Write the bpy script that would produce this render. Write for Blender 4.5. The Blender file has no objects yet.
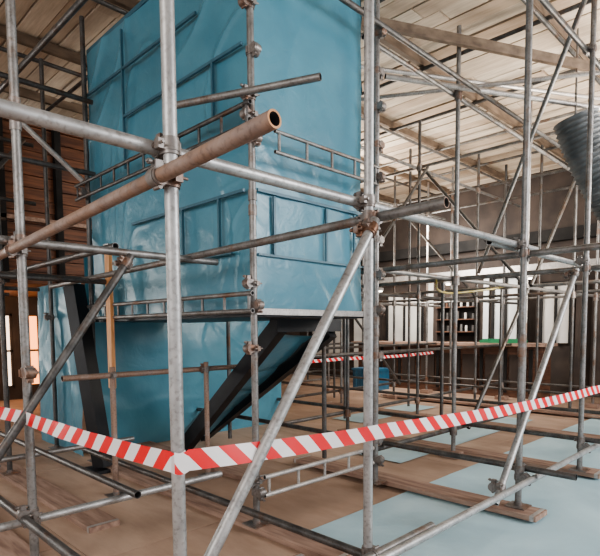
import bpy, math, random
from mathutils import Vector, Matrix, noise
random.seed(7)
C = bpy.context.scene.collection
# ------------------------------------------------------------------ materials
def newmat(name):
    m = bpy.data.materials.new(name); m.use_nodes = True
    nt = m.node_tree; b = nt.nodes['Principled BSDF']
    return m, nt, b
def N(nt, t, **kw):
    n = nt.nodes.new(t)
    for k, v in kw.items():
        if k in n.inputs: n.inputs[k].default_value = v
        else: setattr(n, k, v)
    return n
def ramp(nt, fac, stops):
    r = nt.nodes.new('ShaderNodeValToRGB')
    while len(r.color_ramp.elements) < len(stops): r.color_ramp.elements.new(0.5)
    for e, (p, c) in zip(r.color_ramp.elements, stops):
        e.position = p; e.color = (*c, 1)
    nt.links.new(fac, r.inputs[0]); return r
def noisy(name, c1, c2, scale=5, rough=.6, metal=0, bump=.1, lo=.35, hi=.65, stretch=(1, 1, 1), detail=6, spec=.5):
    m, nt, b = newmat(name)
    tc = N(nt, 'ShaderNodeTexCoord'); mp = N(nt, 'ShaderNodeMapping'); mp.inputs['Scale'].default_value = stretch
    nt.links.new(tc.outputs['Object'], mp.inputs[0])
    no = N(nt, 'ShaderNodeTexNoise', Scale=scale, Detail=detail)
    nt.links.new(mp.outputs[0], no.inputs['Vector'])
    r = ramp(nt, no.outputs[0], [(lo, c1), (hi, c2)])
    nt.links.new(r.outputs[0], b.inputs['Base Color'])
    b.inputs['Roughness'].default_value = rough; b.inputs['Metallic'].default_value = metal
    b.inputs['Specular IOR Level'].default_value = spec
    if bump:
        bp = N(nt, 'ShaderNodeBump', Strength=bump, Distance=.02)
        nt.links.new(no.outputs[0], bp.inputs['Height']); nt.links.new(bp.outputs[0], b.inputs['Normal'])
    return m
def steel(name, base, dark, rust, rustpos, metal=.55, rough=.45):
    m, nt, b = newmat(name)
    tc = N(nt, 'ShaderNodeTexCoord')
    n1 = N(nt, 'ShaderNodeTexNoise', Scale=9, Detail=8); nt.links.new(tc.outputs['Object'], n1.inputs['Vector'])
    n2 = N(nt, 'ShaderNodeTexNoise', Scale=3.1, Detail=10, Roughness=.7); nt.links.new(tc.outputs['Object'], n2.inputs['Vector'])
    n4 = N(nt, 'ShaderNodeTexNoise', Scale=60, Detail=4); nt.links.new(tc.outputs['Object'], n4.inputs['Vector'])
    r1 = ramp(nt, n1.outputs[0], [(.3, dark), (.7, base)])
    r2 = ramp(nt, n2.outputs[0], [(rustpos, (0, 0, 0)), (rustpos + .12, (1, 1, 1))])
    r4 = ramp(nt, n4.outputs[0], [(.3, (.68, .66, .64)), (.5, (1, 1, 1))])
    mx = N(nt, 'ShaderNodeMix', data_type='RGBA')
    nt.links.new(r2.outputs[0], mx.inputs[0]); nt.links.new(r1.outputs[0], mx.inputs[6]); mx.inputs[7].default_value = (*rust, 1)
    ml = N(nt, 'ShaderNodeMix', data_type='RGBA', blend_type='MULTIPLY'); ml.inputs[0].default_value = 1
    nt.links.new(mx.outputs[2], ml.inputs[6]); nt.links.new(r4.outputs[0], ml.inputs[7])
    nt.links.new(ml.outputs[2], b.inputs['Base Color'])
    b.inputs['Metallic'].default_value = metal; b.inputs['Roughness'].default_value = rough
    bp = N(nt, 'ShaderNodeBump', Strength=.12, Distance=.003); nt.links.new(n1.outputs[0], bp.inputs['Height']); nt.links.new(bp.outputs[0], b.inputs['Normal'])
    return m
M_galv = steel('galvanised_steel', (.52, .52, .515), (.32, .32, .32), (.26, .18, .13), .59)
M_worn = steel('worn_steel', (.33, .32, .31), (.17, .165, .16), (.21, .13, .09), .53)
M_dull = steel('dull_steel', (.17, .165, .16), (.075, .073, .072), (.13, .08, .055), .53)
M_rust = steel('rusty_steel', (.38, .30, .26), (.22, .16, .14), (.30, .20, .15), .42, metal=.2, rough=.6)
M_alu = steel('aluminium', (.56, .53, .50), (.38, .36, .35), (.30, .22, .18), .62, metal=.4, rough=.4)
M_coup = steel('coupler_steel', (.32, .295, .28), (.15, .135, .125), (.24, .125, .075), .50, metal=.5)
M_black = noisy('black_painted_steel', (.004, .005, .008), (.012, .014, .018), 6, .45, 0, .05)
M_yel = noisy('yellow_paint', (.60, .46, .10), (.40, .36, .26), 20, .6)
M_dark = noisy('dark_void_paint', (.008, .0075, .0075), (.02, .018, .017), 3, .9, 0, 0)
M_plaster = noisy('cream_plaster', (.58, .56, .53), (.72, .70, .66), 2, .85, 0, .05)
M_wallbrown = noisy('brown_wall_paint', (.03, .022, .019), (.065, .047, .038), 2, .8, 0, .05)
M_bar = noisy('bar_wood', (.08, .038, .025), (.16, .08, .05), 4, .5, 0, .05, stretch=(1, 1, 8))
M_sole = noisy('sole_board_wood', (.24, .15, .115), (.42, .29, .225), 3, .8, 0, .2, stretch=(8, 1, 8))
M_orange = noisy('orange_timber', (.60, .28, .12), (.80, .45, .22), 5, .6, 0, .1, stretch=(8, 8, 1))
M_green = noisy('green_cloth', (.02, .18, .08), (.03, .25, .11), 5, .6)
M_redbrown = noisy('red_brown_timber', (.085, .03, .014), (.23, .09, .04), 4, .6, 0, .1, stretch=(.6, .6, 9))
M_joist = noisy('joist_timber', (.12, .085, .06), (.22, .16, .115), 4, .7, 0, .1, stretch=(1, 3, 3))
M_bin = noisy('blue_plastic', (.03, .12, .22), (.05, .16, .26), 5, .4)
M_duct = noisy('grey_duct', (.09, .10, .105), (.17, .18, .185), 6, .7, 0, .1)
M_pale = noisy('pale_panel', (.60, .62, .62), (.76, .78, .77), 1.5, .6, 0, 0)

def blue_sheet_mat(name, c1, c2, rough=.33, bump=.3):
    m, nt, b = newmat(name)
    tc = N(nt, 'ShaderNodeTexCoord')
    n1 = N(nt, 'ShaderNodeTexNoise', Scale=1.3, Detail=5, Distortion=.8); nt.links.new(tc.outputs['Object'], n1.inputs['Vector'])
    n2 = N(nt, 'ShaderNodeTexNoise', Scale=7, Detail=6, Distortion=1.5); nt.links.new(tc.outputs['Object'], n2.inputs['Vector'])
    r = ramp(nt, n1.outputs[0], [(.3, c1), (.7, c2)])
    nt.links.new(r.outputs[0], b.inputs['Base Color'])
    b.inputs['Roughness'].default_value = rough
    bp = N(nt, 'ShaderNodeBump', Strength=bump, Distance=.02); nt.links.new(n2.outputs[0], bp.inputs['Height']); nt.links.new(bp.outputs[0], b.inputs['Normal'])
    return m
M_blue = blue_sheet_mat('blue_polythene', (.07, .22, .30), (.105, .29, .38), .30, .22)
M_blue2 = blue_sheet_mat('blue_polythene_seam', (.045, .12, .17), (.055, .15, .20), .4)
M_tarp = blue_sheet_mat('pale_blue_groundsheet', (.36, .53, .60), (.52, .70, .76), .5, .25)

def tape_mat():
    m, nt, b = newmat('red_white_tape')
    uv = N(nt, 'ShaderNodeUVMap'); sp = N(nt, 'ShaderNodeSeparateXYZ'); nt.links.new(uv.outputs[0], sp.inputs[0])
    a = N(nt, 'ShaderNodeMath', operation='ADD'); nt.links.new(sp.outputs[0], a.inputs[0]); nt.links.new(sp.outputs[1], a.inputs[1])
    d = N(nt, 'ShaderNodeMath', operation='DIVIDE'); nt.links.new(a.outputs[0], d.inputs[0]); d.inputs[1].default_value = .15
    f = N(nt, 'ShaderNodeMath', operation='FRACT'); nt.links.new(d.outputs[0], f.inputs[0])
    g = N(nt, 'ShaderNodeMath', operation='GREATER_THAN'); nt.links.new(f.outputs[0], g.inputs[0]); g.inputs[1].default_value = .5
    mx = N(nt, 'ShaderNodeMix', data_type='RGBA'); nt.links.new(g.outputs[0], mx.inputs[0])
    mx.inputs[6].default_value = (.85, .84, .85, 1); mx.inputs[7].default_value = (.80, .025, .03, 1)
    nt.links.new(mx.outputs[2], b.inputs['Base Color']); b.inputs['Roughness'].default_value = .35
    return m
M_tape = tape_mat()

def board_mat(name, c1, c2, dark, grain=(14, 1.2, 14), patch=(.75, .72, .68)):
    m, nt, b = newmat(name)
    at = N(nt, 'ShaderNodeAttribute'); at.attribute_name = 'tone'
    tc = N(nt, 'ShaderNodeTexCoord'); mp = N(nt, 'ShaderNodeMapping'); mp.inputs['Scale'].default_value = grain
    nt.links.new(tc.outputs['Object'], mp.inputs[0])
    no = N(nt, 'ShaderNodeTexNoise', Scale=2, Detail=8, Roughness=.65); nt.links.new(mp.outputs[0], no.inputs['Vector'])
    n3 = N(nt, 'ShaderNodeTexNoise', Scale=.8, Detail=6); nt.links.new(tc.outputs['Object'], n3.inputs['Vector'])
    r = ramp(nt, at.outputs['Fac'], [(0, c1), (1, c2)])
    g = ramp(nt, no.outputs[0], [(.25, dark), (.6, (1, 1, 1))])
    g3 = ramp(nt, n3.outputs[0], [(.3, patch), (.6, (1, 1, 1))])
    mx = N(nt, 'ShaderNodeMix', data_type='RGBA', blend_type='MULTIPLY'); mx.inputs[0].default_value = 1
    nt.links.new(r.outputs[0], mx.inputs[6]); nt.links.new(g.outputs[0], mx.inputs[7])
    m2 = N(nt, 'ShaderNodeMix', data_type='RGBA', blend_type='MULTIPLY'); m2.inputs[0].default_value = 1
    nt.links.new(mx.outputs[2], m2.inputs[6]); nt.links.new(g3.outputs[0], m2.inputs[7])
    nt.links.new(m2.outputs[2], b.inputs['Base Color']); b.inputs['Roughness'].default_value = .7
    return m
M_ceilb = board_mat('ceiling_boards_wood', (.56, .44, .335), (.86, .77, .65), (.70, .66, .62), patch=(.74, .70, .66))
M_ply = board_mat('plywood_floor', (.43, .30, .225), (.56, .41, .315), (.78, .75, .73), grain=(3, .8, 3), patch=(.66, .63, .61))

# ------------------------------------------------------------------ mesh builder
class MB:
    def __init__(s): s.v = []; s.f = []; s.mi = []; s.sm = []; s.mats = []; s.tone = []; s.cur = .5
    def m(s, mat):
        if mat not in s.mats: s.mats.append(mat)
        return s.mats.index(mat)
    def face(s, idx, mat, smooth=False):
        s.f.append(idx); s.mi.append(s.m(mat)); s.sm.append(smooth); s.tone.append(s.cur)
    def tube(s, a, b, mat, r=.0242, seg=18, hollow=True, wall=.004, endmat=None):
        a = Vector(a); b = Vector(b); d = (b - a).normalized()
        q = d.to_track_quat('Z', 'Y'); n = len(s.v)
        for c in (a, b):
            for i in range(seg):
                t = 2 * math.pi * i / seg
                s.v.append(c + q @ Vector((r * math.cos(t), r * math.sin(t), 0)))
        for i in range(seg):
            j = (i + 1) % seg
            s.face((n + i, n + j, n + seg + j, n + seg + i), mat, True)
        if hollow:
            for c, sgn in ((a, 1), (b, -1)):
                k = len(s.v)
                for rr, off in ((r, 0), (r - wall, 0), (r - wall, .12 * sgn)):
                    for i in range(seg):
                        t = 2 * math.pi * i / seg
                        s.v.append(c + d * off + q @ Vector((rr * math.cos(t), rr * math.sin(t), 0)))
                for i in range(seg):
                    j = (i + 1) % seg
                    s.face((k + i, k + j, k + seg + j, k + seg + i), endmat or mat)
                    s.face((k + seg + i, k + seg + j, k + 2 * seg + j, k + 2 * seg + i), M_dark, True)
                s.face(tuple(k + 2 * seg + i for i in range(seg)), M_dark)
        else:
            for c in (a, b):
                k = len(s.v)
                for i in range(seg):
                    t = 2 * math.pi * i / seg
                    s.v.append(c + q @ Vector((r * math.cos(t), r * math.sin(t), 0)))
                s.face(tuple(k + i for i in range(seg)), mat)
    def box(s, c, size, mat, rot=None):
        c = Vector(c); n = len(s.v); h = Vector(size) / 2
        for x in (-1, 1):
            for y in (-1, 1):
                for z in (-1, 1):
                    p = Vector((x * h.x, y * h.y, z * h.z))
                    if rot is not None: p = rot @ p
                    s.v.append(c + p)
        for f in ((0, 1, 3, 2), (4, 6, 7, 5), (0, 4, 5, 1), (2, 3, 7, 6), (0, 2, 6, 4), (1, 5, 7, 3)):
            s.face(tuple(n + i for i in f), mat)
    def bar(s, a, b, w, h, mat):
        a = Vector(a); b = Vector(b); d = b - a
        rot = d.to_track_quat('X', 'Z').to_matrix()
        s.box((a + b) / 2, (d.length, w, h), mat, rot)
    def coupler(s, p, d1, off, d2, mat=None):
        mat = mat or M_coup
        p = Vector(p); d1 = Vector(d1).normalized(); d2 = Vector(d2).normalized(); off = Vector(off)
        p2 = p + off
        for c, d in ((p, d1), (p2, d2)):
            s.tube(c - d * .028, c + d * .028, mat, r=.0305, seg=16, hollow=False)
            s.tube(c - d * .017, c + d * .017, mat, r=.0335, seg=16, hollow=False)
        o = off.normalized() if off.length > 1e-4 else d1.cross(d2)
        for c, d, e in ((p, d1, d2), (p2, d2, d1)):
            side = d.cross(o).normalized()
            rot = Matrix((d, side, o)).transposed()
            s.box(c + side * .042, (.032, .022, .028), mat, rot)
            s.tube(c + side * .046 - o * .035, c + side * .046 + o * .040, mat, r=.0055, seg=8, hollow=False)
            s.tube(c + side * .046 + o * .022, c + side * .046 + o * .034, mat, r=.010, seg=6, hollow=False)
            s.tube(c - side * .034 - d * .02, c - side * .034 + d * .02, mat, r=.008, seg=8, hollow=False)
        rot = Matrix((d1, d2 if abs(d1.dot(d2)) < .1 else d1.cross(o), o)).transposed()
        s.box((p + p2) / 2, (.05, .05, .02), mat, rot)
    def build(s, name, origin=None):
        me = bpy.data.meshes.new(name)
        o = Vector(origin) if origin is not None else Vector((0, 0, 0))
        me.from_pydata([tuple(v - o) for v in s.v], [], s.f)
        for m in s.mats: me.materials.append(m)
        me.polygons.foreach_set('material_index', s.mi); me.polygons.foreach_set('use_smooth', s.sm)
        at = me.attributes.new('tone', 'FLOAT', 'FACE'); at.data.foreach_set('value', s.tone)
        me.update(); ob = bpy.data.objects.new(name, me); ob.location = o; C.objects.link(ob)
        return ob
XD = Vector((1, 0, 0)); YD = Vector((0, 1, 0)); ZD = Vector((0, 0, 1))

# ------------------------------------------------------------------ room shell
mb = MB()
mb.box((4.5, 4.5, -.10), (21, 21, .14), M_dark)
xs = [-6 + 1.22 * i for i in range(18)]
for i, x in enumerate(xs[:-1]):
    yy = -6 - random.random() * 2
    while yy < 15:
        mb.cur = random.random()
        a = max(yy, -6); b = min(yy + 2.44, 15)
        if b > a: mb.box((x + .61, (a + b) / 2, -.015), (1.214, b - a - .006, .03), M_ply)
        yy += 2.44
mb.build('floor')
ZC = 4.8
mb = MB()
x = -6
while x < 15:
    yy = -6 - random.random() * 3
    while yy < 15:
        mb.cur = min(1, max(0, random.gauss(.6, .33)))
        a = max(yy, -6); b = min(yy + 3.9, 15)
        if b > a: mb.box((x + .112, (a + b) / 2, ZC + .02 + random.random() * .03), (.222, b - a - .015, .038), M_ceilb)
        yy += 3.9
    x += .238
mb.box((4.5, 4.5, ZC + .25), (21, 21, .3), M_dark)
y = -5
while y < 12:
    if not 2.6 < y < 3.0: mb.box((5, y, ZC - .045), (13.5, .06, .11), M_joist)
    y += 1.45
mb.build('ceiling')

mb = MB()
W = 12
mb.box((W + .15, 4.5, 2.5), (.3, 21, 5.2), M_wallbrown)
ob = mb.build('wall_back')
mb = MB()
for (y0, y1, z0, z1, m) in [(2.0, 2.7, .9, 2.3, M_pale), (2.9, 3.4, .0, 2.3, M_wallbrown), (3.8, 4.4, 1.1, 2.4, M_plaster), (4.9, 5.5, .9, 2.6, M_pale), (5.9, 6.9, 1.25, 2.1, M_dark),
                            (7.0, 7.25, 0, 2.7, M_plaster), (7.4, 8.5, 1.1, 2.35, M_plaster), (9.0, 9.7, .1, 2.2, M_plaster), (10.1, 11.4, .6, 2.3, M_plaster), (5.62, 5.75, 0, 2.7, M_pale), (0, 1.6, 0, 2.4, M_plaster)]:
    mb.box((W - .03, (y0 + y1) / 2, (z0 + z1) / 2), (.06, y1 - y0, z1 - z0), m)
    if z0 > .5:
        for yy in (y0, (y0 + y1) / 2, y1): mb.box((W - .08, yy, (z0 + z1) / 2), (.06, .05, z1 - z0), M_dark)
        mb.box((W - .08, (y0 + y1) / 2, z1), (.06, y1 - y0, .05), M_dark)
for y0 in (1.8, 3.6, 4.75, 6.95, 8.8):
    mb.box((W - .1, y0, 1.35), (.2, .12, 2.7), M_wallbrown)
mb.box((W - .12, 4.5, 2.75), (.24, 14, .14), M_alu)
mb.box((W - .12, 4.5, 3.4), (.2, 14, .25), M_dark)
for zz in (1.35, 1.65, 1.95): mb.box((W - .16, 6.4, zz), (.22, 1.0, .025), M_bar)
for zz in (1.36, 1.66, 1.96):
    yy = 5.95
    while yy < 6.85:
        mb.tube((W - .17, yy, zz), (W - .17, yy, zz + random.uniform(.10, .2)), random.choice([M_worn, M_plaster, M_bar, M_dull]), r=.03, seg=8, hollow=False); yy += random.uniform(.08, .2)
mb.build('trim_back')
mb = MB()
H = 5.1
wins = [(-2.4, -.4, .6, 3.4), (3.30, 3.50, .25, 1.8), (3.62, 4.05, .25, 1.8)]  # first opening is out of view, added to throw glare on the blue sheeting
edges = [-6] + [e for w_ in wins for e in w_[:2]] + [12]
for k in range(0, len(edges), 2):
    a, b = edges[k], edges[k + 1]; mb.box(((a + b) / 2, 12.15, H / 2 - .05), (b - a, .3, H), M_wallbrown)
for i, (a, b, zb_, zt_) in enumerate(wins):
    mb.box(((a + b) / 2, 12.15, (zb_ - .1) / 2), (b - a, .3, zb_ + .1), M_wallbrown)
    mb.box(((a + b) / 2, 12.15, (zt_ + 5.1) / 2), (b - a, .3, 5.1 - zt_), M_wallbrown)
mb.build('wall_left')
def glowmat(name, col, s):
    m, nt, b = newmat(name); b.inputs['Base Color'].default_value = (*col, 1); b.inputs['Emission Color'].default_value = (*col, 1); b.inputs['Emission Strength'].default_value = s
    return m
M_glow = glowmat('sunlit_window_glass', (1, .36, .11), 2.4); M_glare = glowmat('added_glare_panel', (1, .97, .92), 8); M_glow2 = glowmat('bright_window_glass', (1, .80, .62), 1.6)  # the strong white glow is for the added glare pane
M_lamp = glowmat('lamp_glass', (1, .9, .75), 9)
for i, (a, b, zb_, zt_) in enumerate(wins):
    mb = MB(); zm = (zb_ + zt_) / 2; zh = zt_ - zb_
    mb.box(((a + b) / 2, 12.1, zm), (b - a - .06, .02, zh), (M_glare, M_glow2, M_glow)[i])
    for xx in (a + .02, b - .02): mb.box((xx, 12.06, zm), (.04, .06, zh), M_wallbrown)
    for zz in (zb_ + .02, zm, zt_ - .02): mb.box(((a + b) / 2, 12.06, zz), (b - a, .06, .04), M_wallbrown)
    mb.build('window_or_added_pane_%d' % (i + 1))  # first pane is the added glare source, the others are windows
mb = MB()
z = 2.15
while z < ZC - .3:
    mb.box((2.5, 8.55 + random.uniform(-.015, .015), z + .09), (3.4, .06, .165), M_redbrown); z += .18
for xx in (.85, 1.6, 2.4, 3.2, 4.0): mb.box((xx, 8.47, 3.35), (.09, .12, 2.4), M_dark)
mb.box((2.5, 8.46, 3.1), (3.4, .1, .06), M_sole)
mb.box((2.5, 10.2, 2.2), (3.4, 3.3, .1), M_redbrown)
mb.build('gallery_front')
for (yy, zz) in ((4.6, 2.55), (6.4, 2.55), (8.6, 2.5)):
    mb = MB(); mb.box((W - .4, yy, zz), (.14, .3, .08), M_alu); mb.box((W - .4, yy, zz - .05), (.10, .24, .03), M_lamp); mb.box((W - .30, yy, zz + .045), (.24, .05, .02), M_alu)
    mb.build('bulkhead_lamp', (W - .3, yy, zz))

# ------------------------------------------------------------------ bar counter and far items
mb = MB()
mb.box((10.9, 6.2, .53), (.5, 4.6, 1.06), M_bar); mb.box((10.85, 6.2, 1.09), (.75, 4.8, .06), M_sole)
for i in range(9): mb.box((10.63, 4.1 + i * .52, .55), (.05, .06, .9), M_dark)
for i in range(8): mb.box((10.63, 4.36 + i * .52, .55), (.03, .34, .66), M_wallbrown)
mb.build('bar_counter')
mb = MB(); mb.box((10.8, 4.75, 1.15), (.3, .9, .06), M_green); mb.box((10.8, 4.75, 1.19), (.26, .8, .03), M_green); mb.build('folded_green_cloth')
mb = MB()
mb.box((10.0, 7.6, .23), (.5, .7, .46), M_bin); mb.box((10.0, 7.6, .48), (.55, .75, .05), M_bin)
for k in range(4): mb.box((9.74, 7.35 + k * .17, .25), (.02, .05, .4), M_bin)
mb.build('storage_crate')

# ------------------------------------------------------------------ sheets
def sheet(name, o, u, v, nu, nv, amp, mat, seed=0, nrm=None, folds=1.0):
    o = Vector(o); u = Vector(u); v = Vector(v); n = nrm or u.cross(v).normalized()
    me = bpy.data.meshes.new(name); vs = []; fs = []
    for j in range(nv + 1):
        for i in range(nu + 1):
            p = o + u * (i / nu) + v * (j / nv)
            q = Vector((i / nu * u.length, j / nv * v.length, seed))
            d = noise.noise(q * 1.1) * .6
            w = q.x * .8 + q.y * .55 + noise.noise(q * .9 + Vector((3, 1, 0))) * 1.6
            rdg = (1 - abs(math.sin(w * 3.1))) ** 4
            w2 = q.x * -.9 + q.y * .5 + noise.noise(q * .7 + Vector((9, 4, 0))) * 2.0
            rdg2 = (1 - abs(math.sin(w2 * 2.3))) ** 5
            w3 = q.x * 1.4 + q.y * 1.1 + noise.noise(q * 1.4 + Vector((2, 7, 0))) * 1.3
            rdg3 = (1 - abs(math.sin(w3 * 5.0))) ** 4
            d += folds * (rdg * .6 * max(0, noise.noise(q * .6) + .35) + rdg2 * .6 * max(0, noise.noise(q * .5 + Vector((5, 5, 5))) + .3) + rdg3 * .3 * max(0, noise.noise(q * .8 + Vector((1, 5, 9))) + .1))
            d += noise.noise(q * 5) * .10
            vs.append(p + n * d * amp)
    for j in range(nv):
        for i in range(nu):
            a = j * (nu + 1) + i; fs.append((a, a + 1, a + nu + 2, a + nu + 1))
    me.from_pydata([tuple(x) for x in vs], [], fs); me.materials.append(mat)
    for p in me.polygons: p.use_smooth = True
    ob = bpy.data.objects.new(name, me); C.objects.link(ob)
    return ob
sheet('blue_groundsheet', (2.35, -2.5, .014), (8, 0, 0), (0, 5.0, 0), 160, 100, .012, M_tarp, 2)
sheet('blue_groundsheet', (4.6, 3.1, .012), (3.6, 0, 0), (0, .6, 0), 100, 20, .010, M_tarp, 5)
sheet('blue_groundsheet', (6.2, 4.9, .012), (2.2, 0, 0), (0, .6, 0), 60, 20, .010, M_tarp, 8)

def soleboard(x, y0, y1, z=.03, w=.225):
    mb = MB(); mb.box((x, (y0 + y1) / 2, z + .02), (w, y1 - y0, .038), M_sole)
    for e in (y0 + .03, y1 - .03): mb.box((x, e, z + .02), (w + .004, .03, .041), M_alu)
    mb.build('sole_board')
soleboard(3.9, 1.40, 3.9); soleboard(5.42, 1.4, 4.4); soleboard(2.42, 2.0, 5.4, .0)
soleboard(2.07, .6, 2.2); soleboard(1.6, 3.6, 7.2, 0); soleboard(.977, 2.5, 6, 0); soleboard(7.2, 1.4, 6.5); soleboard(9.0, 1.4, 6.5); soleboard(3.15, 3.7, 7, 0)

# ------------------------------------------------------------------ foreground scaffold
FY = 1.59; BO = .052; ZL = 2.05
def standard(x, y, z1, mat, nodes, z0=.075, name='scaffold_standard', splice=None):
    mb = MB()
    mb.tube((x, y, z0), (x, y, z1), mat)
    mb.box((x, y, z0), (.15, .15, .008), M_coup); mb.tube((x, y, z0), (x, y, z0 + .05), M_coup, r=.017, seg=10, hollow=False)
    mb.tube((x, y, z0 + .0), (x, y, z0 + .03), M_coup, r=.03, seg=14, hollow=False)
    for z, d, off in nodes: mb.coupler((x, y, z), ZD, off, d)
    if splice:
        for dz in (-.05, .05): mb.tube((x, y, splice + dz - .035), (x, y, splice + dz + .035), M_coup, r=.030, seg=14, hollow=False)
    return mb.build(name, (x, y, z0))
oy = Vector((0, BO, 0)); oyn = -oy; ox = Vector((BO, 0, 0)); oxn = -ox
ZS = 4.6
standard(.977, FY, ZS, M_galv, [(ZL, XD, oy), (1.94, YD, oxn), (.30, XD, oyn), (.36, YD, oxn)], z0=.01)
standard(2.07, FY, ZS, M_galv, [(ZL, XD, oy), (1.975, YD, ox), (.30, XD, oyn), (.245, YD, ox), (3.95, XD, oy)])
standard(3.94, FY, ZS, M_worn, [(ZL, XD, oy), (1.98, YD, ox), (.30, XD, oyn), (.36, YD, ox), (3.95, XD, oy)], splice=1.3)
standard(5.37, FY, ZS, M_worn, [(ZL, XD, oy), (1.98, YD, ox), (.30, XD, oyn), (.36, YD, ox), (3.95, XD, oy)])
standard(.977, 3.14, ZS, M_worn, [(1.93, XD, oy), (1.87, YD, oxn), (.34, XD, oy), (.40, YD, oxn), (1.2, XD, oyn)], z0=.045, splice=2.6)
def tubeobj(name, a, b, mat, **k):
    mb = MB(); mb.tube(a, b, mat, **k); return mb.build(name, a)
tubeobj('scaffold_ledger', (-.9, FY + BO, ZL), (4.3, FY + BO, ZL), M_galv)
tubeobj('scaffold_ledger', (3.6, FY + BO + .055, ZL - .01), (8.6, FY + BO + .055, ZL - .01), M_galv)
tubeobj('scaffold_ledger', (-.3, FY - BO, .30), (2.6, FY - BO, .30), M_worn)
tubeobj('scaffold_ledger', (1.7, FY - BO * 2, .30), (8.6, FY - BO * 2, .30), M_galv)
tubeobj('scaffold_ledger', (.3, FY + BO, 3.95), (9, FY + BO, 3.95), M_dull)
tubeobj('scaffold_ledger', (-1.2, 3.14 + BO, 1.93), (2.33, 3.14 + BO, 1.93), M_worn)
tubeobj('scaffold_ledger', (.75, 3.14 + BO, .34), (2.33, 3.14 + BO, .34), M_galv)
tubeobj('scaffold_ledger', (.2, 4.9, .34), (2.5, 4.9, .34), M_worn)
tubeobj('scaffold_ledger', (.0, 4.9, 1.9), (2.3, 4.9, 1.9), M_dull)
tubeobj('scaffold_transom', (.977 - BO, 1.01, 1.965), (.977 - BO, 3.4, 1.86), M_rust, endmat=M_orange, wall=.006)
tubeobj('scaffold_transom', (2.07 + BO, 1.20, 1.985), (2.07 + BO, 5.9, 1.91), M_worn, endmat=M_sole)
tubeobj('scaffold_transom', (3.94 + BO, .6, 1.985), (3.94 + BO, 6.2, 1.96), M_worn)
tubeobj('scaffold_transom', (5.37 + BO, .6, 1.985), (5.37 + BO, 6.5, 1.985), M_worn)
tubeobj('scaffold_transom', (.977 - BO, 1.2, .36), (.977 - BO, 5.2, .40), M_dull)
tubeobj('scaffold_transom', (2.07 + BO, 1.2, .245), (2.07 + BO, 5.2, .245), M_dull)
tubeobj('scaffold_transom', (3.94 + BO, 1.2, .36), (3.94 + BO, 6.2, .36), M_dull)
tubeobj('scaffold_transom', (5.37 + BO, 1.2, .36), (5.37 + BO, 6.2, .36), M_dull)
tubeobj('scaffold_transom', (1.55, 3.0, .40), (1.55, 7.0, .40), M_dull)
tubeobj('scaffold_transom', (2.5, 2.30, 3.01), (2.04, 3.38, 3.01), M_worn)
def brace(a, b, mat=M_galv):
    a = Vector(a); b = Vector(b)
    mb = MB(); mb.tube(a, b, mat); d = (b - a).normalized()
    mb.coupler(b - d * .06, d, (0, .05, 0), ZD); mb.coupler(a + d * .12, d, (0, .05, 0), XD)
    return mb.build('scaffold_brace', a)
brace((.68, FY - .055, .08), (2.05, FY - .055, 1.95))
brace((3.42, FY - .055, .23), (4.93, FY - .055, 1.93), M_galv)
brace((.70, 3.09, .62), (1.60, 3.09, 1.90), M_dull)
brace((.40, 4.85, 1.0), (.95, 4.85, 1.9), M_dull)
mb = MB()
mb.coupler((.30, FY + BO, ZL), XD, (0, -.0, -.052), YD, M_yel)
mb.box((.28, FY + BO - .03, ZL - .035), (.17, .02, .05), M_yel)
for k in range(3): mb.tube((.22 + k * .05, FY + BO - .05, ZL - .035), (.22 + k * .05, FY + BO - .03, ZL - .035), M_coup, r=.013, seg=6, hollow=False)
mb.build('yellow_swivel_coupler', (.30, FY + BO, ZL))

# ------------------------------------------------------------------ box enclosure
BX, BY = 2.44, 2.90; BX2, BY2 = 3.66, 5.55; ZB, ZT = 1.58, 4.30
parent = bpy.data.objects.new('blue_sheeted_enclosure', None); C.objects.link(parent)
def child(ob, n): ob.name = n; ob.parent = parent
s1 = sheet('side_sheet', (BX, BY, ZB), (0, BY2 - BY, 0), (0, 0, ZT - ZB), 160, 160, .055, M_blue, 1, nrm=Vector((-1, 0, 0))); child(s1, 'side_sheet')
s2 = sheet('front_sheet', (BX, BY, ZB), (BX2 - BX, 0, 0), (0, 0, 3.15), 80, 160, .026, M_blue, 4, nrm=Vector((0, -1, 0)), folds=.6); child(s2, 'front_sheet')
s3 = sheet('rear_sheet', (BX, BY2, ZB), (BX2 - BX, 0, 0), (0, 0, ZT - ZB), 40, 60, .05, M_blue, 6); child(s3, 'rear_sheet')
s4 = sheet('far_side_sheet', (BX2, BY, ZB), (0, BY2 - BY, 0), (0, 0, ZT - ZB), 60, 60, .05, M_blue, 9); child(s4, 'far_side_sheet')
mb = MB(); mb.box(((BX + BX2) / 2, (BY + BY2) / 2, ZB - .03), (BX2 - BX + .1, BY2 - BY + .1, .05), M_black)
mb.box(((BX + BX2) / 2, BY - .06, ZB - .02), (BX2 - BX + .1, .05, .045), M_alu)
mb.box(((BX + BX2) / 2, (BY + BY2) / 2, ZT + .02), (BX2 - BX, BY2 - BY, .04), M_blue2)
child(mb.build('platform'), 'platform')
mb = MB()
fx = BX - .04
for yv, za, zb in ((3.25, 2.0, 2.42), (3.75, 2.0, 2.42), (3.95, 3.42, 3.85), (4.7, 2.95, 4.2), (3.3, 3.0, 3.42)):
    mb.bar((fx, yv, za), (fx, yv, zb), .02, .022, M_blue2)
for za, y0, y1 in ((2.42, BY + .05, 4.6), (3.42, BY + .05, 4.7), (3.85, 3.5, BY2), (2.0, 3.1, 4.0)): mb.bar((fx, y0, za), (fx, y1, za), .02, .022, M_blue2)
fy = BY - .025
for xv, za, zb in ((BX + .18, 1.98, 2.4), (BX + .75, 1.98, 2.4), (BX + 1.1, 1.98, 2.4)): mb.bar((xv, fy, za), (xv, fy, zb), .016, .02, M_blue2)
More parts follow.
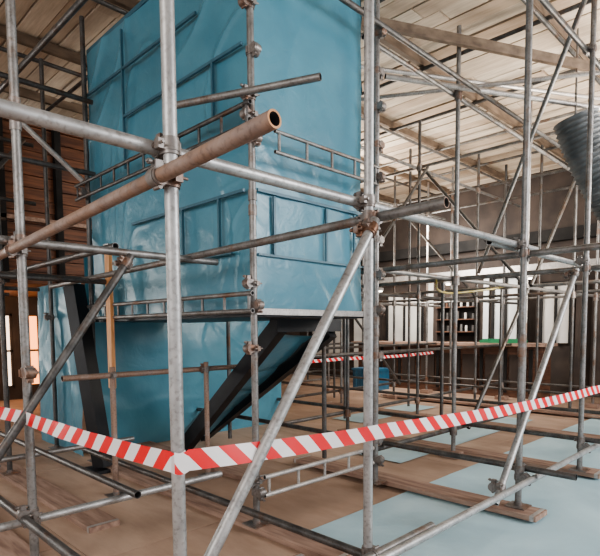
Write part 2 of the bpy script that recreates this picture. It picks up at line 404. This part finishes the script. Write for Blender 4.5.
mb.bar((BX + .02, fy, 2.42), (BX2, fy, 2.42), .02, .022, M_blue2)
mb.bar((BX + .02, fy, 1.97), (BX2, fy, 1.97), .016, .016, M_blue2)
child(mb.build('batten_frame'), 'batten_frame')

cx, cy = 2.36, 2.81
standard(cx, cy, ZS, M_worn, [(z, XD, oyn) for z in (.28, 1.60, 2.72, 3.3)] + [(z, YD, oxn) for z in (.36, 1.3, 1.75, 2.88, 3.01, 3.6)], z0=.045, splice=2.3)
standard(3.70, 2.76, ZS, M_worn, [(z, XD, oyn) for z in (.28, 1.60, 1.9, 2.72, 3.3, 3.9)] + [(z, YD, ox) for z in (.45, 1.2, 2.2, 3.0, 3.6)], z0=.075, splice=1.45)
standard(cx, 5.45, ZS, M_dull, [(z, YD, oxn) for z in (.4, 1.6, 2.85)], z0=.045)
standard(cx, 6.6, ZS, M_dull, [(1.6, YD, oxn)], z0=.005)
standard(1.55, 5.6, ZS, M_dull, [(1.9, YD, oxn)], z0=.045)
def ladder(a, b, h=.16, mat=M_alu, pitch=.28, r=.017):
    a = Vector(a); b = Vector(b); d = (b - a); L = d.length; d.normalize(); up = Vector((0, 0, h))
    mb = MB(); mb.tube(a, b, mat, r=r, seg=14); mb.tube(a + up, b + up, mat, r=r, seg=14)
    n = int(L / pitch)
    for i in range(n + 1):
        p = a + d * (.04 + (L - .08) * i / n); mb.tube(p, p + up, mat, r=.011, seg=8, hollow=False)
    mb.build('scaffold_ladder_girder', a)
ladder((cx - .06, 2.75, 2.80), (cx - .06, 5.6, 2.80), mat=M_dull, h=.14)
ladder((cx - .06, 2.75, 1.56), (cx - .06, 5.6, 1.56), h=.12, mat=M_worn)
ladder((cx + .15, 2.74, 2.66), (3.70, 2.74, 2.66), h=.14, r=.014, mat=M_worn)
ladder((cx + .02, 2.74, .26), (3.64, 2.74, .26), h=.13, mat=M_alu)
tubeobj('scaffold_ledger', (2.2, 2.69, 3.93), (9.2, 2.69, 3.93), M_dull)
tubeobj('rusty_guard_rail', (1.6, 4.3, 1.05), (3.45, 4.3, 1.05), M_rust)
standard(2.02, 4.3, 1.12, M_rust, [(1.05, XD, (0, .0, 0.001))], z0=.0, name='guard_rail_post')
standard(2.95, 4.25, 1.12, M_rust, [(1.05, XD, (0, .05, 0))], z0=.0, name='guard_rail_post')
mb = MB(); mb.box((2.28, 4.86, 1.55), (.035, .09, 1.35), M_orange); mb.box((2.28, 4.86, 2.24), (.045, .1, .03), M_alu); mb.build('timber_plank')

sheet('blue_dust_sheet', (2.5, 5.95, .0), (3.0, 0, 0), (0, 0, 2.3), 110, 80, .08, M_blue, 12, nrm=Vector((0, -1, 0)))
sheet('blue_dust_sheet', (2.42, 5.9, .0), (0, 1.35, 0), (0, 0, 2.0), 60, 60, .08, M_blue, 14, nrm=Vector((-1, 0, 0)))
mb = MB()
mb.bar((3.2, 3.42, 1.50), (3.2, 5.1, .08), .10, .15, M_black)
mb.bar((3.85, 3.42, 1.42), (3.85, 5.65, .06), .10, .15, M_black)
mb.box((3.5, 3.40, 1.47), (.85, .1, .12), M_black)
child_s = mb.build('raking_stair_stringers')
sheet('sloping_blue_sheet', (3.30, 3.6, 1.38), (.48, .0, -.02), (0, 1.85, -1.25), 24, 70, .04, M_blue, 21)
mb = MB()
mb.bar((2.3, 5.16, .04), (2.2, 5.5, 1.9), .14, .16, M_black)
mb.box((2.3, 5.16, .02), (.28, .28, .03), M_black)
mb.build('raking_steel_post')

# ------------------------------------------------------------------ background birdcage scaffold
mb = MB()
rx = [5.37, 7.2, 9.0, 10.2]; ry = [2.85, 4.5, 6.2, 8.0, 9.8]
for x in rx:
    for y in ry:
        xj = x + random.uniform(-.12, .12)
        m = random.choice([M_worn, M_dull, M_dull])
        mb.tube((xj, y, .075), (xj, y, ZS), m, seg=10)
        mb.box((xj, y, .04), (.2, .2, .07), M_sole)
        for z in (.3, 1.95, 3.9): mb.tube((xj, y, z - .05), (xj, y, z + .05), M_coup, r=.042, seg=8, hollow=False)
for x in (6.3, 8.1, 9.6):
    for y in (3.6, 5.3, 7.1): mb.tube((x, y, .02), (x, y, random.choice([2.1, ZS])), random.choice([M_worn, M_dull]), seg=10)
for x in rx[1:]:
    mb.tube((x, FY, .075), (x, FY, ZS), M_worn, seg=10); mb.box((x, FY, .04), (.2, .2, .07), M_sole)
for y in ry:
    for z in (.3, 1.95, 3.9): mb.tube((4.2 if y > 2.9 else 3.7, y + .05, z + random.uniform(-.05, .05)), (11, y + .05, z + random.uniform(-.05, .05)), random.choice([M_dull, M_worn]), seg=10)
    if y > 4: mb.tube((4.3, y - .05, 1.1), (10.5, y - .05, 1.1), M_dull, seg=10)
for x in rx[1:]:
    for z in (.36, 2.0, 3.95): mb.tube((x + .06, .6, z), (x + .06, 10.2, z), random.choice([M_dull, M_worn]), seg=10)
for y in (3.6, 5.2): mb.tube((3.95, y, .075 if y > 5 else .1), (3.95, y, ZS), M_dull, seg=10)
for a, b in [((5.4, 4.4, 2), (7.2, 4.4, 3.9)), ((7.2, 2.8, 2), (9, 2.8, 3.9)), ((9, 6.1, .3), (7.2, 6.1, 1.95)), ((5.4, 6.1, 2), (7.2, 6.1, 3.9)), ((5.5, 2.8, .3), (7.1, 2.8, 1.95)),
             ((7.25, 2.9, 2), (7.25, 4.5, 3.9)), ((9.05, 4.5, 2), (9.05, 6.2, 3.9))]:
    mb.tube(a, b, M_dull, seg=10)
mb.build('birdcage_scaffold')
mb = MB()
for x, y in ((-.1, 5.2), (.9, 6.9), (1.6, 8.1), (.3, 3.9), (2.9, 8.1), (3.6, 10)):
    mb.tube((x, y, 0), (x, y, 2.1 if (y > 8.5) else ZS), M_dull, seg=10); mb.box((x, y, .02), (.2, .2, .04), M_sole)
for y in (5.2, 6.9, 8.1):
    for z in (1.95, 3.0, 3.7): mb.tube((-2, y + .05, z), (2.35, y + .05, z), M_dull, seg=10)
for x in (.9, 1.65):
    for z in (2.0, 3.75): mb.tube((x, 3.4, z), (x, 8.3, z), M_dull, seg=10)
mb.tube((-.3, 6.8, .4), (1.0, 6.8, 1.9), M_dull, seg=10); mb.tube((.9, 5.2, 3.9), (2.2, 5.2, 2.9), M_alu, seg=10); mb.tube((1.0, 6.8, 2.1), (2.2, 6.8, 3.7), M_dull, seg=10)
mb.build('birdcage_scaffold')
mb = MB()
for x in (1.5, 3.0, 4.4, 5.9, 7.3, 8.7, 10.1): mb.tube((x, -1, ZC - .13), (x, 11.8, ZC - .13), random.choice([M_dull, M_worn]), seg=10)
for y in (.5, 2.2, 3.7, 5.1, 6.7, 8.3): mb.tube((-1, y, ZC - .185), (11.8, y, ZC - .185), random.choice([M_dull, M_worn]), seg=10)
mb.tube((4.2, 4.0, 4.3), (9.5, 1.4, 4.5), M_alu, seg=12); mb.tube((4.6, 5.0, 4.2), (6.6, 1.2, 4.1), M_alu, seg=12)
mb.tube((4.5, 3.25, 3.98), (7.8, 1.2, 3.85), M_alu, r=.028, seg=12)
mb.tube((5.2, 1.5, 4.6), (6.9, 3.4, 2.2), M_worn, seg=12); mb.tube((5.0, 1.2, 4.6), (7.2, 1.62, 2.6), M_worn, seg=12)
mb.bar((4.3, 3.3, 4.45), (8.5, .8, 4.2), .05, .10, M_joist)
mb.build('deck_support_tubes')
# flexible duct: one ribbed surface swept along a bend
P0, P1, P2 = Vector((6.4, 2.05, 3.75)), Vector((6.55, 1.9, 3.1)), Vector((7.0, 1.55, 2.5))
mb = MB(); n = 96; seg = 28; rows = []
for k in range(n + 1):
    t = k / n; c = P0 * (1 - t) ** 2 + P1 * 2 * t * (1 - t) + P2 * t * t; d = (2 * (1 - t) * (P1 - P0) + 2 * t * (P2 - P1)).normalized()
    q = d.to_track_quat('Z', 'Y'); r = .225 + .013 * math.sin(k * 2 * math.pi / 3.6)
    rows.append(len(mb.v))
    for i in range(seg):
        a = 2 * math.pi * i / seg; mb.v.append(c + q @ Vector((r * math.cos(a), r * math.sin(a), 0)))
for k in range(n):
    for i in range(seg):
        j = (i + 1) % seg; mb.face((rows[k] + i, rows[k] + j, rows[k + 1] + j, rows[k + 1] + i), M_duct, True)
mb.face(tuple(rows[0] + i for i in range(seg)), M_duct); mb.face(tuple(rows[-1] + i for i in range(seg)), M_dark)
mb.tube(P0 - Vector((0, 0, .02)), P0 + Vector((0, 0, .95)), M_worn, r=.012, seg=8)
mb.build('corrugated_duct')
cu = bpy.data.curves.new('yellow_hose', 'CURVE'); cu.dimensions = '3D'; cu.bevel_depth = .012
sp = cu.splines.new('BEZIER'); pts = [(5.0, 2.95, 1.99), (5.6, 3.2, 1.86), (6.2, 3.0, 1.9), (6.8, 2.95, 1.98)]
sp.bezier_points.add(3)
for bp, p in zip(sp.bezier_points, pts): bp.co = p; bp.handle_left_type = bp.handle_right_type = 'AUTO'
cu.materials.append(M_yel); ob = bpy.data.objects.new('yellow_hose', cu); C.objects.link(ob)

# ------------------------------------------------------------------ barrier tape
def tape(name, pts, w=.07, sag=.01, seed=0, u0=0):
    me = bpy.data.meshes.new(name); vs = []; us = []; u = u0; prev = None
    for s in range(len(pts) - 1):
        a = Vector(pts[s]); b = Vector(pts[s + 1]); n = 40
        for k in range(n + (1 if s == len(pts) - 2 else 0)):
            t = k / n; p = a.lerp(b, t); p.z -= sag * 4 * t * (1 - t)
            if prev is not None: u += (p - prev).length
            prev = p.copy()
            hd = (b - a); side = Vector((-hd.y, hd.x, 0)).normalized()
            tilt = noise.noise(Vector((u * 1.5, seed, 0))) * .35
            up = Vector((0, 0, 1)) * math.cos(tilt) + side * math.sin(tilt)
            for j in (-1, 0, 1):
                vs.append(p + up * (w / 2 * j) + side * (.004 * noise.noise(Vector((u * 6, j, seed))))); us.append((u, w / 2 * j))
    nn = len(vs) // 3; fs = []
    for i in range(nn - 1):
        for j in (0, 1): fs.append((i * 3 + j, i * 3 + j + 1, i * 3 + 3 + j + 1, i * 3 + 3 + j))
    me.from_pydata([tuple(v) for v in vs], [], fs); uv = me.uv_layers.new(name='UVMap')
    for l in me.loops: uv.data[l.index].uv = us[l.vertex_index]
    for p in me.polygons: p.use_smooth = True
    me.materials.append(M_tape); ob = bpy.data.objects.new(name, me); C.objects.link(ob)
zt = .975
T = FY - .085
tape('barrier_tape', [(.977 - .035, FY - .035, zt), (1.0, FY - .034, zt), (2.07, FY - .09, .932), (3.94, T, .86), (5.37, T, .84), (7.2, T, .83)], w=.076, sag=.008, seed=1)
tape('barrier_tape', [(.977 + .01, FY - .034, zt + .003), (.977 - .034, FY - .01, zt), (.977 - .035, 3.12, .955), (.80, 4.6, .97)], w=.074, sag=.012, seed=3)
tape('barrier_tape', [(4.2, 6.1, .93), (7.2, 6.1, .9), (10.3, 6.1, .9)], w=.06, sag=.02, seed=5)

# ------------------------------------------------------------------ lights
def area(name, loc, target, size, power, col=(1, 1, 1)):
    l = bpy.data.lights.new(name, 'AREA'); l.size = size; l.energy = power; l.color = col
    o = bpy.data.objects.new(name, l); o.location = loc
    o.rotation_euler = (Vector(target) - Vector(loc)).to_track_quat('-Z', 'Y').to_euler(); C.objects.link(o)
area('deck_fill', (7.5, 1.0, 2.6), (7.5, 4.0, 4.8), 1.6, 200, (1, .91, .80))  # added fill aimed up to brighten the ceiling boards, no fixture
area('deck_fill_rear', (8.5, 7.0, 2.6), (8.0, 6.5, 4.8), 1.6, 160, (1, .90, .78))  # second added fill, lifts the rear part of the ceiling
area('soft_fill_side', (6.5, -4.0, 4.0), (4.0, 3.0, .8), 3.0, 400, (.97, .98, 1))  # unseen area lamp for soft natural light from the right, not a roof opening
area('soft_fill_front', (-3.5, 1.0, 3.6), (1.8, 5.0, .4), 2.0, 90, (1, .95, .9))  # unseen area lamp, soft fill from the left, not a roof opening
area('bar_fill', (9.8, 6.5, 3.4), (12, 6.0, 1.5), 1.2, 150, (1, .95, .88))  # added fill to lift the far wall behind the bar, no fixture
area('under_gallery_fill', (2.4, 10.2, 2.05), (3.4, 11.9, .8), .5, 35, (1, .55, .28))  # added warm fill for an orange glow under the gallery, no fixture
w = bpy.data.worlds.new('world'); bpy.context.scene.world = w; w.use_nodes = True
w.node_tree.nodes['Background'].inputs[0].default_value = (.95, .97, 1, 1); w.node_tree.nodes['Background'].inputs[1].default_value = .85

# ------------------------------------------------------------------ camera
cam = bpy.data.cameras.new('camera'); co = bpy.data.objects.new('camera', cam); C.objects.link(co)
cam.sensor_fit = 'HORIZONTAL'; cam.sensor_width = 36; cam.lens = 36 * 522 / 600; cam.shift_y = (367 - 278) / 600
cam.clip_start = .02
R = Matrix.Rotation(math.radians(-45), 4, 'Z') @ Matrix.Rotation(math.radians(90 - 4.1), 4, 'X') @ Matrix.Rotation(math.radians(-.4), 4, 'Z')
co.matrix_world = Matrix.Translation((0, 0, 1.43)) @ R
bpy.context.scene.camera = co
vs_ = bpy.context.scene.view_settings
vs_.view_transform = 'AgX'
try: vs_.look = 'AgX - Medium High Contrast'
except Exception: pass
vs_.exposure = .45
